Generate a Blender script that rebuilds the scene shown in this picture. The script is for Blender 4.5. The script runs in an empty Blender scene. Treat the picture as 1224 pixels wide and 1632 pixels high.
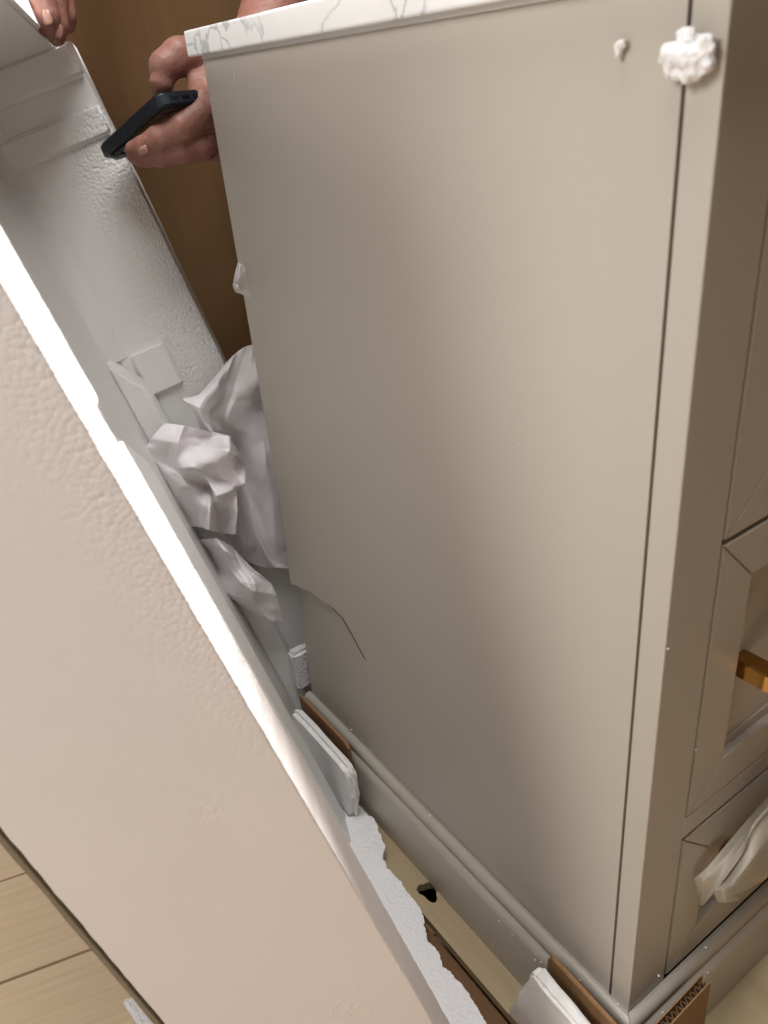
import bpy, bmesh, math, random
import numpy as np
from mathutils import Vector, Matrix, noise
random.seed(7)
S = bpy.context.scene
COL = S.collection

# ------------------------------------------------------------------ camera
F = 1274.0
def _n(v): return Vector(v).normalized()
ay = _n((-993, -602, F)); azd = _n((235, 2309, F))
ax = azd.cross(ay).normalized()
if ax.x < 0: ax = -ax
az = ax.cross(ay).normalized()
CAM = Vector((-0.3525, -0.24146, 0.835))
def c2w(v): return Vector((ax.dot(v), ay.dot(v), az.dot(v)))
right, down, fwd = c2w(Vector((1, 0, 0))), c2w(Vector((0, 1, 0))), c2w(Vector((0, 0, 1)))
cam = bpy.data.cameras.new('camera')
cam.sensor_fit = 'VERTICAL'; cam.sensor_height = 36; cam.sensor_width = 27
cam.lens = 36 * F / 1632
cam.clip_start = 0.02; cam.clip_end = 100
cam.dof.use_dof = True; cam.dof.focus_distance = 0.85; cam.dof.aperture_fstop = 9
co = bpy.data.objects.new('camera', cam); COL.objects.link(co)
co.matrix_world = Matrix(((right.x, -down.x, -fwd.x, CAM.x), (right.y, -down.y, -fwd.y, CAM.y),
                          (right.z, -down.z, -fwd.z, CAM.z), (0, 0, 0, 1)))
S.camera = co

# ------------------------------------------------------------------ light
W = bpy.data.worlds.new('World'); S.world = W; W.use_nodes = True
bg = W.node_tree.nodes['Background']
bg.inputs[0].default_value = (1.0, 0.87, 0.74, 1); bg.inputs[1].default_value = 0.06
def area(name, loc, target, size, power, col, spread=180):
    l = bpy.data.lights.new(name, 'AREA'); l.shape = 'DISK'; l.size = size; l.energy = power; l.color = col
    l.spread = math.radians(spread)
    o = bpy.data.objects.new(name, l); COL.objects.link(o); o.location = loc
    o.rotation_euler = (Vector(target) - Vector(loc)).to_track_quat('-Z', 'Y').to_euler()
    return o
SPOT_DIR = Vector((0.267, 0.547, 0.79)).normalized()
sl = bpy.data.lights.new('added_rim_spot', 'SPOT'); sl.energy = 4200; sl.color = (1.0, .98, .95)  # added narrow-cone spot that whitens the tray rim; no opening is modelled
sl.spot_size = math.radians(15); sl.spot_blend = .5; sl.shadow_soft_size = .07
so = bpy.data.objects.new('added_rim_spot', sl); COL.objects.link(so)
so.location = Vector((-0.24, 0.16, 0.70)) + SPOT_DIR * 4.0; so.rotation_euler = (-SPOT_DIR).to_track_quat('-Z', 'Y').to_euler()
area('overhead_fill', (-0.10, -0.02, 2.5), (-0.1, 0.4, 0.6), 1.2, 36, (1.0, 0.98, 0.96))  # added soft fill from above, lifting the tray's inner back face
area('left_fill', (-1.75, 0.12, 1.75), (0.0, 0.2, 0.6), 0.9, 27, (1.0, 0.965, 0.92))  # added soft fill from the left for the gradient on the side panel
S.view_settings.view_transform = 'Standard'; S.view_settings.look = 'None'
S.view_settings.exposure = 0.13; S.view_settings.gamma = 1.0
S.render.engine = 'CYCLES'
S.render.resolution_x = 768; S.render.resolution_y = 1024

# ------------------------------------------------------------------ geometry helpers
def ray(px, py): return c2w(Vector((px - 612, py - 816, F))).normalized()
def at_depth(px, py, d): return CAM + c2w(Vector(((px - 612) / F, (py - 816) / F, 1.0))) * d
def at_axis(px, py, axis, val):
    r = ray(px, py); return CAM + r * ((val - CAM[axis]) / r[axis])
# frame of the tilted foam tray: w across, v along its depth, u up
TW = Vector((0.90146, -0.34925, 0.25572)); TV = Vector((0.38245, 0.91932, -0.09264)); TU = Vector((-0.20273, 0.18131, 0.9623))
def at_v(px, py, vv):
    r = ray(px, py); return CAM + r * ((vv - CAM.dot(TV)) / r.dot(TV))
def lerp(a, b, t): return a + (b - a) * t
def fbm(p, s=1.0, seed=0.0):
    q = Vector(p) * s + Vector((seed, seed * 1.7, -seed))
    return noise.noise(q) + 0.5 * noise.noise(q * 2.1) + 0.25 * noise.noise(q * 4.3)

def link(name, me, mat=None, parent=None):
    o = bpy.data.objects.new(name, me); COL.objects.link(o)
    if mat: me.materials.append(mat)
    if parent: o.parent = parent
    return o
def empty(name, loc, label, cat, group=None, rot=None):
    o = bpy.data.objects.new(name, None); COL.objects.link(o); o.empty_display_size = 0.02
    if rot: o.matrix_world = Matrix.Translation(loc) @ rot.to_4x4()
    else: o.location = loc
    return tag(o, label, cat, group)
def tag(o, label=None, cat=None, group=None, kind=None):
    if label: o['label'] = label
    if cat: o['category'] = cat
    if group: o['group'] = group
    if kind: o['kind'] = kind
    return o
def finish(bm, name, mat, parent=None, smooth=False, origin=None):
    bmesh.ops.recalc_face_normals(bm, faces=bm.faces)
    if origin is not None: bmesh.ops.translate(bm, verts=bm.verts, vec=-Vector(origin))
    me = bpy.data.meshes.new(name); bm.to_mesh(me); bm.free()
    if smooth: me.shade_smooth()
    return link(name, me, mat, parent)
def pbox(bm, lo, hi):
    vs = [bm.verts.new((x, y, z)) for x in (lo[0], hi[0]) for y in (lo[1], hi[1]) for z in (lo[2], hi[2])]
    for f in ((0, 1, 3, 2), (4, 6, 7, 5), (0, 4, 5, 1), (2, 3, 7, 6), (0, 2, 6, 4), (1, 5, 7, 3)):
        bm.faces.new([vs[i] for i in f])
def box(name, lo, hi, mat, parent=None, bev=0.0, seg=2, origin=None):
    bm = bmesh.new(); pbox(bm, lo, hi)
    if bev: bmesh.ops.bevel(bm, geom=bm.edges[:], offset=bev, segments=seg, affect='EDGES', profile=0.6)
    return finish(bm, name, mat, parent, origin=origin)
def prism(bm, poly, ext):                       # polygon (list of 3-D points) pushed along ext
    a = [bm.verts.new(p) for p in poly]; b = [bm.verts.new(Vector(p) + Vector(ext)) for p in poly]
    n = len(a)
    bm.faces.new(a); bm.faces.new(b[::-1])
    for i in range(n): bm.faces.new((a[i], b[i], b[(i + 1) % n], a[(i + 1) % n]))
def auto_smooth(o, deg=35):
    me = o.data; me.shade_smooth()
    bm = bmesh.new(); bm.from_mesh(me)
    for e in bm.edges:
        if len(e.link_faces) == 2 and e.calc_face_angle(0) > math.radians(deg): e.smooth = False
    bm.to_mesh(me); bm.free()
def grid_mesh(name, pts, mat, parent=None, smooth=True, thick=0.0, origin=None):
    R, C = len(pts), len(pts[0]); bm = bmesh.new()
    o = Vector(origin) if origin is not None else Vector((0, 0, 0))
    vs = [[bm.verts.new(Vector(p) - o) for p in r] for r in pts]
    for i in range(R - 1):
        for j in range(C - 1): bm.faces.new((vs[i][j], vs[i][j + 1], vs[i + 1][j + 1], vs[i + 1][j]))
    me = bpy.data.meshes.new(name); bm.to_mesh(me); bm.free()
    if smooth: me.shade_smooth()
    ob = link(name, me, mat, parent)
    if thick:
        m = ob.modifiers.new('t', 'SOLIDIFY'); m.thickness = thick; m.offset = 0
    return ob

# ------------------------------------------------------------------ materials
def mat(name, col, rough=0.5, **k):
    m = bpy.data.materials.new(name); m.use_nodes = True
    b = m.node_tree.nodes['Principled BSDF']
    b.inputs['Base Color'].default_value = (*col, 1); b.inputs['Roughness'].default_value = rough
    for a, v in k.items(): b.inputs[a.replace('_', ' ')].default_value = v
    return m
class NT:
    def __init__(s, m): s.t = m.node_tree; s.b = s.t.nodes['Principled BSDF']
    def n(s, typ, **k):
        x = s.t.nodes.new(typ)
        for a, v in k.items():
            if a in x.inputs: x.inputs[a].default_value = v
            else: setattr(x, a, v)
        return x
    def l(s, a, b): s.t.links.new(a, b)
    def coord(s, scale=(1, 1, 1)):
        tc = s.n('ShaderNodeTexCoord'); mp = s.n('ShaderNodeMapping'); mp.inputs['Scale'].default_value = scale
        s.l(tc.outputs['Object'], mp.inputs[0]); return mp.outputs[0]
    def noise(s, vec, scale, detail=4, rough=.55):
        x = s.n('ShaderNodeTexNoise'); x.inputs['Scale'].default_value = scale; x.inputs['Detail'].default_value = detail
        x.inputs['Roughness'].default_value = rough; s.l(vec, x.inputs['Vector']); return x.outputs['Fac']
    def ramp(s, fac, stops):
        r = s.n('ShaderNodeValToRGB'); e = r.color_ramp.elements
        while len(e) < len(stops): e.new(0.5)
        for i, (p, c) in enumerate(stops): e[i].position = p; e[i].color = (*c, 1) if len(c) == 3 else c
        s.l(fac, r.inputs[0]); return r.outputs[0]
    def math(s, op, a, b=None):
        x = s.n('ShaderNodeMath', operation=op)
        for i, q in enumerate((a, b)):
            if q is None: continue
            if isinstance(q, (int, float)): x.inputs[i].default_value = q
            else: s.l(q, x.inputs[i])
        return x.outputs[0]
    def bump(s, h, strength, dist, prev=None):
        x = s.n('ShaderNodeBump'); x.inputs['Strength'].default_value = strength; x.inputs['Distance'].default_value = dist
        s.l(h, x.inputs['Height'])
        if prev: s.l(prev, x.inputs['Normal'])
        s.l(x.outputs[0], s.b.inputs['Normal']); return x.outputs[0]

def eps(name, scale=230, strength=.55, mask=None, col=(.84, .83, .82), rough=.5, dist=.0010, fine=.10):
    m = mat(name, col, rough); t = NT(m); v = t.coord()
    wob = t.n('ShaderNodeTexNoise'); wob.inputs['Scale'].default_value = scale * .5; wob.inputs['Detail'].default_value = 2; t.l(v, wob.inputs['Vector'])
    mad = t.n('ShaderNodeVectorMath', operation='MULTIPLY_ADD'); mad.inputs[1].default_value = (.25 / scale,) * 3; t.l(wob.outputs['Color'], mad.inputs[0]); t.l(v, mad.inputs[2])
    vo = t.n('ShaderNodeTexVoronoi', feature='F1'); vo.inputs['Scale'].default_value = scale; t.l(mad.outputs[0], vo.inputs['Vector'])
    h = t.math('SUBTRACT', 1.0, t.math('POWER', vo.outputs['Distance'], 2.0))
    if mask:
        k = t.ramp(t.noise(v, mask[0], 2), [(mask[1], (0.03,) * 3), (mask[2], (1,) * 3)])
        h = t.math('MULTIPLY', h, k)
    if name == 'foam_pebbled_skin':       # moulded-in pebble zone of the inner back face
        sx = t.n('ShaderNodeSeparateXYZ'); t.l(v, sx.inputs[0])
        def ss(o, a, b_):
            r_ = t.n('ShaderNodeMapRange', interpolation_type='SMOOTHSTEP'); r_.inputs[1].default_value = a; r_.inputs[2].default_value = b_; t.l(o, r_.inputs[0]); return r_.outputs[0]
        h = t.math('MULTIPLY', h, t.math('MULTIPLY', ss(sx.outputs[0], .030, .085), t.math('MULTIPLY', ss(sx.outputs[2], .50, .62), ss(sx.outputs[2], .93, .86))))
    if name == 'foam_front_skin':         # beads show near the moulded edge; a scuffed patch lower down
        sx = t.n('ShaderNodeSeparateXYZ'); t.l(v, sx.inputs[0])
        def ss(o, a, b_):
            r_ = t.n('ShaderNodeMapRange', interpolation_type='SMOOTHSTEP'); r_.inputs[1].default_value = a; r_.inputs[2].default_value = b_; t.l(o, r_.inputs[0]); return r_.outputs[0]
        zone = t.math('MULTIPLY', ss(sx.outputs[0], .03, .10), ss(sx.outputs[2], .40, .62))
        for (px_, py_, rad) in ((330, 1297, .022), (120, 1290, .016), (560, 1600, .03)):
            lp = at_v(px_, py_, -.0524); lp = Vector((TW.dot(lp) + .2, TV.dot(lp) - .27, TU.dot(lp) - .04))
            dn = t.n('ShaderNodeVectorMath', operation='DISTANCE'); t.l(v, dn.inputs[0]); dn.inputs[1].default_value = lp
            pt = t.math('MULTIPLY', ss(dn.outputs['Value'], rad, rad * .2), t.ramp(t.noise(v, 130, 3), [(.45, (0,) * 3), (.62, (1,) * 3)]))
            zone = t.math('ADD', zone, t.math('MULTIPLY', pt, .55))
        h = t.math('MULTIPLY', h, t.math('ADD', zone, .04))
    b = t.bump(h, strength, dist)
    if fine: t.bump(t.noise(v, 60, 3), fine, .0012, b)
    c = t.ramp(t.noise(v, 14, 5, .6), [(.3, tuple(x * .965 for x in col)), (.7, col)])
    t.l(c, t.b.inputs['Base Color'])
    return m
M = {}
M['eps_front'] = eps('foam_front_skin', 330, .18, None, (.78, .725, .705), .6, .0022, .0)  # same white foam, but colour darkened and pinked for its weaker light
M['eps_back'] = eps('foam_pebbled_skin', 290, .48, None, (.85, .84, .825), .30, .0026, .03)
M['eps'] = eps('foam_plain', 260, .16, None, (.85, .84, .83), .45, .001, .05)
M['eps_broken'] = eps('foam_broken', 250, .8, None, (.85, .845, .86), .6, .0014, .1)
def paint():
    m = mat('greige_satin_paint', (.455, .405, .335), .36); t = NT(m); v = t.coord()
    c = t.ramp(t.noise(v, 3, 4), [(.3, (.462, .427, .372)), (.7, (.474, .438, .382))]); t.l(c, t.b.inputs['Base Color'])
    t.l(t.ramp(t.noise(v, 6, 5), [(.3, (.40,) * 3), (.7, (.43,) * 3)]), t.b.inputs['Roughness'])
    t.bump(t.noise(v, 420, 2), .035, .0006)
    t.b.inputs['Specular IOR Level'].default_value = .45
    return m
M['paint'] = paint()
M['gap'] = mat('dark_joint', (.035, .025, .02), .8)
M['mdf'] = mat('raw_board', (.09, .055, .03), .9)
def marble():
    m = mat('white_veined_marble', (.83, .83, .82), .22); t = NT(m); v = t.coord()
    n1 = t.n('ShaderNodeTexNoise'); n1.inputs['Scale'].default_value = 9; n1.inputs['Detail'].default_value = 6; t.l(v, n1.inputs['Vector'])
    mx = t.n('ShaderNodeVectorMath', operation='MULTIPLY_ADD'); mx.inputs[1].default_value = (.26, .26, .26); t.l(n1.outputs['Color'], mx.inputs[0]); t.l(v, mx.inputs[2])
    vo = t.n('ShaderNodeTexVoronoi', feature='DISTANCE_TO_EDGE'); vo.inputs['Scale'].default_value = 13; t.l(mx.outputs[0], vo.inputs['Vector'])
    line = t.ramp(vo.outputs['Distance'], [(.0, (1,) * 3), (.045, (0,) * 3)])
    msk = t.ramp(t.noise(v, 12, 2), [(.47, (0,) * 3), (.60, (1,) * 3)])
    fac = t.math('MULTIPLY', line, msk)
    cl = t.ramp(t.noise(v, 11, 4), [(.42, (.90, .90, .895)), (.75, (.82, .825, .83))])
    mix = t.n('ShaderNodeMix', data_type='RGBA'); t.l(fac, mix.inputs['Factor']); t.l(cl, mix.inputs[6]); mix.inputs[7].default_value = (.50, .51, .53, 1)
    t.l(mix.outputs[2], t.b.inputs['Base Color']); return m
M['marble'] = marble()
M['strip'] = mat('grey_brown_edge', (.22, .18, .125), .8)
M['caulk'] = mat('pale_sealant', (.62, .62, .60), .6)
def cardboard(name, c0=(.155, .078, .028), c1=(.185, .096, .037), stretch=(60, 60, 3)):
    m = mat(name, c0, .8); t = NT(m); v = t.coord(); vs = t.coord(stretch)
    f = t.math('ADD', t.math('MULTIPLY', t.noise(vs, 1.0, 4), .6), t.math('MULTIPLY', t.noise(v, 5, 5), .4))
    t.l(t.ramp(f, [(.35, c0), (.65, c1)]), t.b.inputs['Base Color'])
    t.bump(t.noise(vs, 1.0, 3), .25, .0012); return m
M['carton'] = cardboard('brown_cardboard')
M['carton_dark'] = cardboard('dark_brown_cardboard', (.15, .075, .034), (.20, .105, .05), (40, 3, 40))
M['carton_edge'] = cardboard('cut_cardboard', (.24, .128, .055), (.31, .175, .08), (200, 200, 20))
def ply():
    m = mat('pale_plywood', (.47, .36, .22), .6); t = NT(m); v = t.coord((14, 2.0, 14))
    n = t.noise(v, 1.5, 6, .6)
    c = t.ramp(n, [(.3, (.30, .22, .125)), (.5, (.40, .31, .185)), (.72, (.47, .375, .235))]); t.l(c, t.b.inputs['Base Color'])
    t.bump(n, .15, .001); return m
M['ply'] = ply()
def plank():
    m = mat('tan_floor_board', (.5, .38, .26), .6); t = NT(m); v = t.coord((5, 150, 5))
    n = t.noise(v, 1.0, 5, .6)
    c = t.ramp(n, [(.3, (.62, .47, .315)), (.52, (.68, .525, .36)), (.75, (.73, .575, .41))]); t.l(c, t.b.inputs['Base Color'])
    t.bump(n, .35, .0012); return m
M['plank'] = plank()
def paper():
    m = mat('white_wrapping_paper', (.82, .79, .81), .6); t = NT(m); v = t.coord(); prev = None
    for sc, st, ds in ((11, .30, .010), (34, .20, .005)):
        wn = t.n('ShaderNodeTexNoise'); wn.inputs['Scale'].default_value = sc * .6; t.l(v, wn.inputs['Vector'])
        mad = t.n('ShaderNodeVectorMath', operation='MULTIPLY_ADD'); mad.inputs[1].default_value = (1.0 / sc,) * 3; t.l(wn.outputs['Color'], mad.inputs[0]); t.l(v, mad.inputs[2])
        vo = t.n('ShaderNodeTexVoronoi', feature='DISTANCE_TO_EDGE'); vo.inputs['Scale'].default_value = sc; t.l(mad.outputs[0], vo.inputs['Vector'])
        prev = t.bump(t.math('MINIMUM', vo.outputs['Distance'], .45), st, ds, prev)
    t.bump(t.noise(v, 90, 3), .12, .002, prev)
    return m
M['paper'] = paper()
M['gold'] = mat('brushed_gold', (.56, .33, .10), .10, Metallic=1.0)
M['film'] = mat('thin_foam_film', (.55, .51, .43), .45, Alpha=.62)
_t = NT(M['film']); _t.bump(_t.noise(_t.coord((1, 1, 1)), 260, 2), .3, .001)
M['plastic'] = mat('clear_plastic_film', (.8, .79, .78), .25, Alpha=.55)
M['phone'] = mat('navy_rubber_case', (.012, .018, .028), .38)
M['phone_glass'] = mat('black_phone_glass', (.006, .006, .008), .08)
M['phone_back'] = mat('phone_back_plate', (.10, .07, .06), .25)
M['lens'] = mat('camera_lens', (.05, .055, .06), .12, Metallic=.6)
M['ring'] = mat('lens_ring', (.25, .26, .27), .3, Metallic=.9)
def skin(name, c0, c1):
    m = mat(name, c0, .5); t = NT(m); v = t.coord()
    t.l(t.ramp(t.noise(v, 45, 5, .6), [(.3, c0), (.7, c1)]), t.b.inputs['Base Color'])
    vo = t.n('ShaderNodeTexVoronoi'); vo.inputs['Scale'].default_value = 700; t.l(v, vo.inputs['Vector'])
    b = t.bump(vo.outputs['Distance'], .18, .0006)
    b2 = t.bump(t.noise(t.coord((60, 220, 220)), 1.0, 4), .5, .0012, b)
    t.bump(t.noise(v, 120, 4), .5, .0012, b2)
    t.b.inputs['Subsurface Weight'].default_value = .15; t.b.inputs['Subsurface Radius'].default_value = (.01, .004, .002)
    t.b.inputs['Subsurface Scale'].default_value = .4; return m
M['skin'] = skin('skin', (.25, .108, .080), (.33, .155, .118))  # skin colour set darker for the dim light on the hands
M['nail'] = mat('fingernail', (.43, .23, .18), .25)
M['crease'] = mat('skin_crease', (.24, .11, .075), .6)

# ================================================================== SETTING
PLANK_ROT = math.radians(-15)
FZ = -0.088
fl = box('floor', (-4, -4, FZ - .05), (4, 4, FZ - .012), mat('floor_underlay', (.30, .22, .15), .8)); tag(fl, kind='structure')
fb = bmesh.new(); pbox(fb, (-1.1, -.076, -.01), (1.1, .076, 0)); bmesh.ops.bevel(fb, geom=fb.edges[:], offset=.0015, segments=1, affect='EDGES')
pm = bpy.data.meshes.new('floor_plank'); bmesh.ops.recalc_face_normals(fb, faces=fb.faces); fb.to_mesh(pm); fb.free(); pm.materials.append(M['plank'])
base = at_axis(60, 1543, 2, FZ)
dirx = Vector((math.cos(PLANK_ROT), math.sin(PLANK_ROT), 0)); diry = Vector((-dirx.y, dirx.x, 0))
for i in range(-9, 6):
    for j in (-1, 0, 1):
        p = bpy.data.objects.new('floor_plank', pm); COL.objects.link(p); p.parent = fl
        p.location = base + diry * (.0775 + .1555 * i) + dirx * (2.204 * j + (.7 * (i % 3) if i else .25)) + Vector((0, 0, random.uniform(-.0006, .0006)))
        p.location.z = FZ + random.uniform(-.0006, .0006)
        p.rotation_euler[2] = PLANK_ROT

# plywood pallet board with the knot hole
def plywood():
    bm = bmesh.new()
    holec = at_axis(683, 1421, 2, 0.0); n = 18
    ring = []
    for k in range(n):
        a = 2 * math.pi * k / n; r = 1 + .18 * math.sin(3 * a + 1) + random.uniform(-.08, .08)
        ring.append((holec.x + .010 * r * math.cos(a), holec.y + .014 * r * math.sin(a)))
    x0, x1, y0, y1 = -.046, .95, -.35, .53
    outer = []
    for k in range(n):
        a = 2 * math.pi * k / n
        c, s = math.cos(a), math.sin(a)
        tx = ((x1 if c > 0 else x0) - holec.x) / c if abs(c) > 1e-6 else 1e9
        ty = ((y1 if s > 0 else y0) - holec.y) / s if abs(s) > 1e-6 else 1e9
        t = min(tx, ty); outer.append((holec.x + c * t, holec.y + s * t))
    # add exact corners by snapping the nearest outer point
    for cx, cy in ((x0, y0), (x0, y1), (x1, y0), (x1, y1)):
        k = min(range(n), key=lambda i: (outer[i][0] - cx) ** 2 + (outer[i][1] - cy) ** 2); outer[k] = (cx, cy)
    for (z, flip) in ((0, 0), (-.012, 1)):
        pass
    top_i = [bm.verts.new((*p, 0)) for p in ring]; top_o = [bm.verts.new((*p, 0)) for p in outer]
    bot_i = [bm.verts.new((*p, -.012)) for p in ring]; bot_o = [bm.verts.new((*p, -.012)) for p in outer]
    for k in range(n):
        q = (k + 1) % n
        bm.faces.new((top_i[k], top_o[k], top_o[q], top_i[q])); bm.faces.new((bot_i[q], bot_o[q], bot_o[k], bot_i[k]))
        bm.faces.new((top_o[k], bot_o[k], bot_o[q], top_o[q])); bm.faces.new((top_i[q], bot_i[q], bot_i[k], top_i[k]))
    root = empty('pallet_board', (0.3, .2, -.012), 'pale plywood pallet board with a dark knot hole under the cabinet', 'pallet')
    o = finish(bm, 'plywood_sheet', M['ply'], root, origin=(.3, .2, -.012))
    for y in (-.30, .06, .44):
        box('bearer', (-.03, y, FZ), (.93, y + .07, -.0125), M['ply'], root, .002, 1, origin=(.3, .2, -.012))
    return root
plywood()
# carton: bottom sheet and standing back wall
ct = empty('shipping_carton', (.3, .9, FZ + .001), 'brown cardboard shipping carton wall standing behind the foam and cabinet', 'carton')
co_ = (.3, .9, FZ + .001)
box('bottom_sheet', (-.125, -.30, -.021), (-.0468, .80, -.016), M['carton_dark'], ct, origin=co_)
box('bottom_rail', (-.120, -.28, FZ + .002), (-.06, .50, -.0215), M['carton_dark'], ct, origin=co_)
def wall():
    R = []
    for i in range(60):
        z = lerp(FZ + .002, 1.06, i / 59); row = []
        for j in range(80):
            x = lerp(-.42, 1.15, j / 79)
            y = .875 + .010 * fbm((x, 0, z), 3.0, 3) + .0035 * fbm((x * 6, 0, z * .8), 2.5, 8)
            y += -.10 * max(0, (-.10 - x)) + .012 * math.exp(-((x + .16) / .02) ** 2) * math.exp(-((z - .9) / .1) ** 2)
            row.append((x, y, z))
        R.append(row)
    grid_mesh('back_panel', R, M['carton'], ct, thick=.006, origin=co_)
wall()
bm = bmesh.new(); pbox(bm, (.03, .878, 1.0615), (1.14, .884, 1.64)); finish(bm, 'added_shade_flap', M['carton'], ct, origin=co_)  # unseen flap, added and sized to cut the rim spot's beam
box('added_front_blocker', (-.02, -.506, FZ + .002), (1.15, -.50, 1.0), M['carton_edge'], ct, 0, 1, co_)  # unseen board, added to darken the cabinet front and bounce brown onto it

# ================================================================== VANITY CABINET
VW = .76
vc = empty('vanity_cabinet', (VW / 2, .27, 0), 'greige bathroom vanity cabinet with drawers, white marble top and cracked side panel', 'cabinet')
vo_ = (VW / 2, .27, 0)
ZB, ZT = .097, .859
CR = [(.382, .256), (.412, .283), (.423, .292), (.45, .294), (.487, .293), (.53, .283), (.56, .278)]
def zc(y):
    for (a, b), (c, d) in zip(CR, CR[1:]):
        if a <= y <= c: return b + (d - b) * (y - a) / (c - a) + .0012 * noise.noise(Vector((y * 160, 0, 0)))
    return None
def side_panel():
    ys = [.0205, .1, .2, .3, .37] + [.38 + .16 * i / 60 for i in range(61)]
    zs = [ZB, .14, .18] + [.20 + .0012 * i for i in range(0, 109)] + [.36, .42, .5, .6, .7, .8, ZT]
    bm = bmesh.new(); f = []; b = []
    def off(y, z):
        if y < .384: return 0
        c = zc(y); s = max(0, (y - .405) / .135) ** 1.4
        return .0095 * s * math.exp(-(c - z) / .055) if z < c else -.0040 * s * math.exp(-(z - c) / .05)
    def yo(y, z):
        if y < .5399: return y
        c = zc(.5399); return y - (.004 * math.exp(-(c - z) / .05) if z < c else 0) 
    f = [[bm.verts.new((off(y, z), yo(y, z), z)) for y in ys] for z in zs]
    b = [[bm.verts.new((.016 + off(y, z), yo(y, z), z)) for y in (ys[0], ys[-1])] for z in zs]
    for i in range(len(zs) - 1):
        for j in range(len(ys) - 1): bm.faces.new((f[i][j], f[i + 1][j], f[i + 1][j + 1], f[i][j + 1]))
        bm.faces.new((b[i][0], b[i][1], b[i + 1][1], b[i + 1][0]))
        bm.faces.new((f[i][-1], f[i + 1][-1], b[i + 1][1], b[i][1])); bm.faces.new((f[i][0], b[i][0], b[i + 1][0], f[i + 1][0]))
    o = finish(bm, 'side_panel', M['paint'], vc, origin=vo_); auto_smooth(o, 25)
    o['label'] = 'greige side panel cracked near its lower back edge'
    return o
sp = side_panel()
# dark open split in the panel and a hairline beside it
def ribbon(name, pts, wd, mt, parent):
    bm = bmesh.new(); L = []; n = len(pts)
    for i, (y, z) in enumerate(pts):
        a = Vector(pts[max(0, i - 1)]); c = Vector(pts[min(n - 1, i + 1)]); d = (c - a).normalized(); nn = Vector((-d.y, d.x))
        w_ = wd * (math.sin(math.pi * min(1, (i + .4) / n)) ** .7) * random.uniform(.6, 1.2) * .5
        L.append(((y + nn.x * w_, z + nn.y * w_), (y - nn.x * w_, z - nn.y * w_)))
    for (a, b), (c, d) in zip(L, L[1:]):
        v = [bm.verts.new((-.0007 , p[0], p[1])) for p in (a, b, d, c)]; u_ = [bm.verts.new((.004, p[0], p[1])) for p in (a, b, d, c)]
        bm.faces.new(v); bm.faces.new(u_[::-1])
        for k in range(4): bm.faces.new((v[k], u_[k], u_[(k + 1) % 4], v[(k + 1) % 4]))
    return finish(bm, name, mt, parent, origin=vo_)
cp = []
for i in range(19):
    t = i / 18
    y = lerp(.452, .381, t)
    z = zc(max(.3821, min(.559, y)))
    cp.append((y, z + .0003 * random.uniform(-1, 1)))
cr = ribbon('crack', cp, .0017, M['mdf'], sp); cr.parent = sp; cr.location = (0, 0, 0)
ribbon('crack', [(.453, .3065), (.447, .301), (.440, .2965), (.434, .2935), (.428, .2925)], .0007, M['mdf'], sp)

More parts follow.
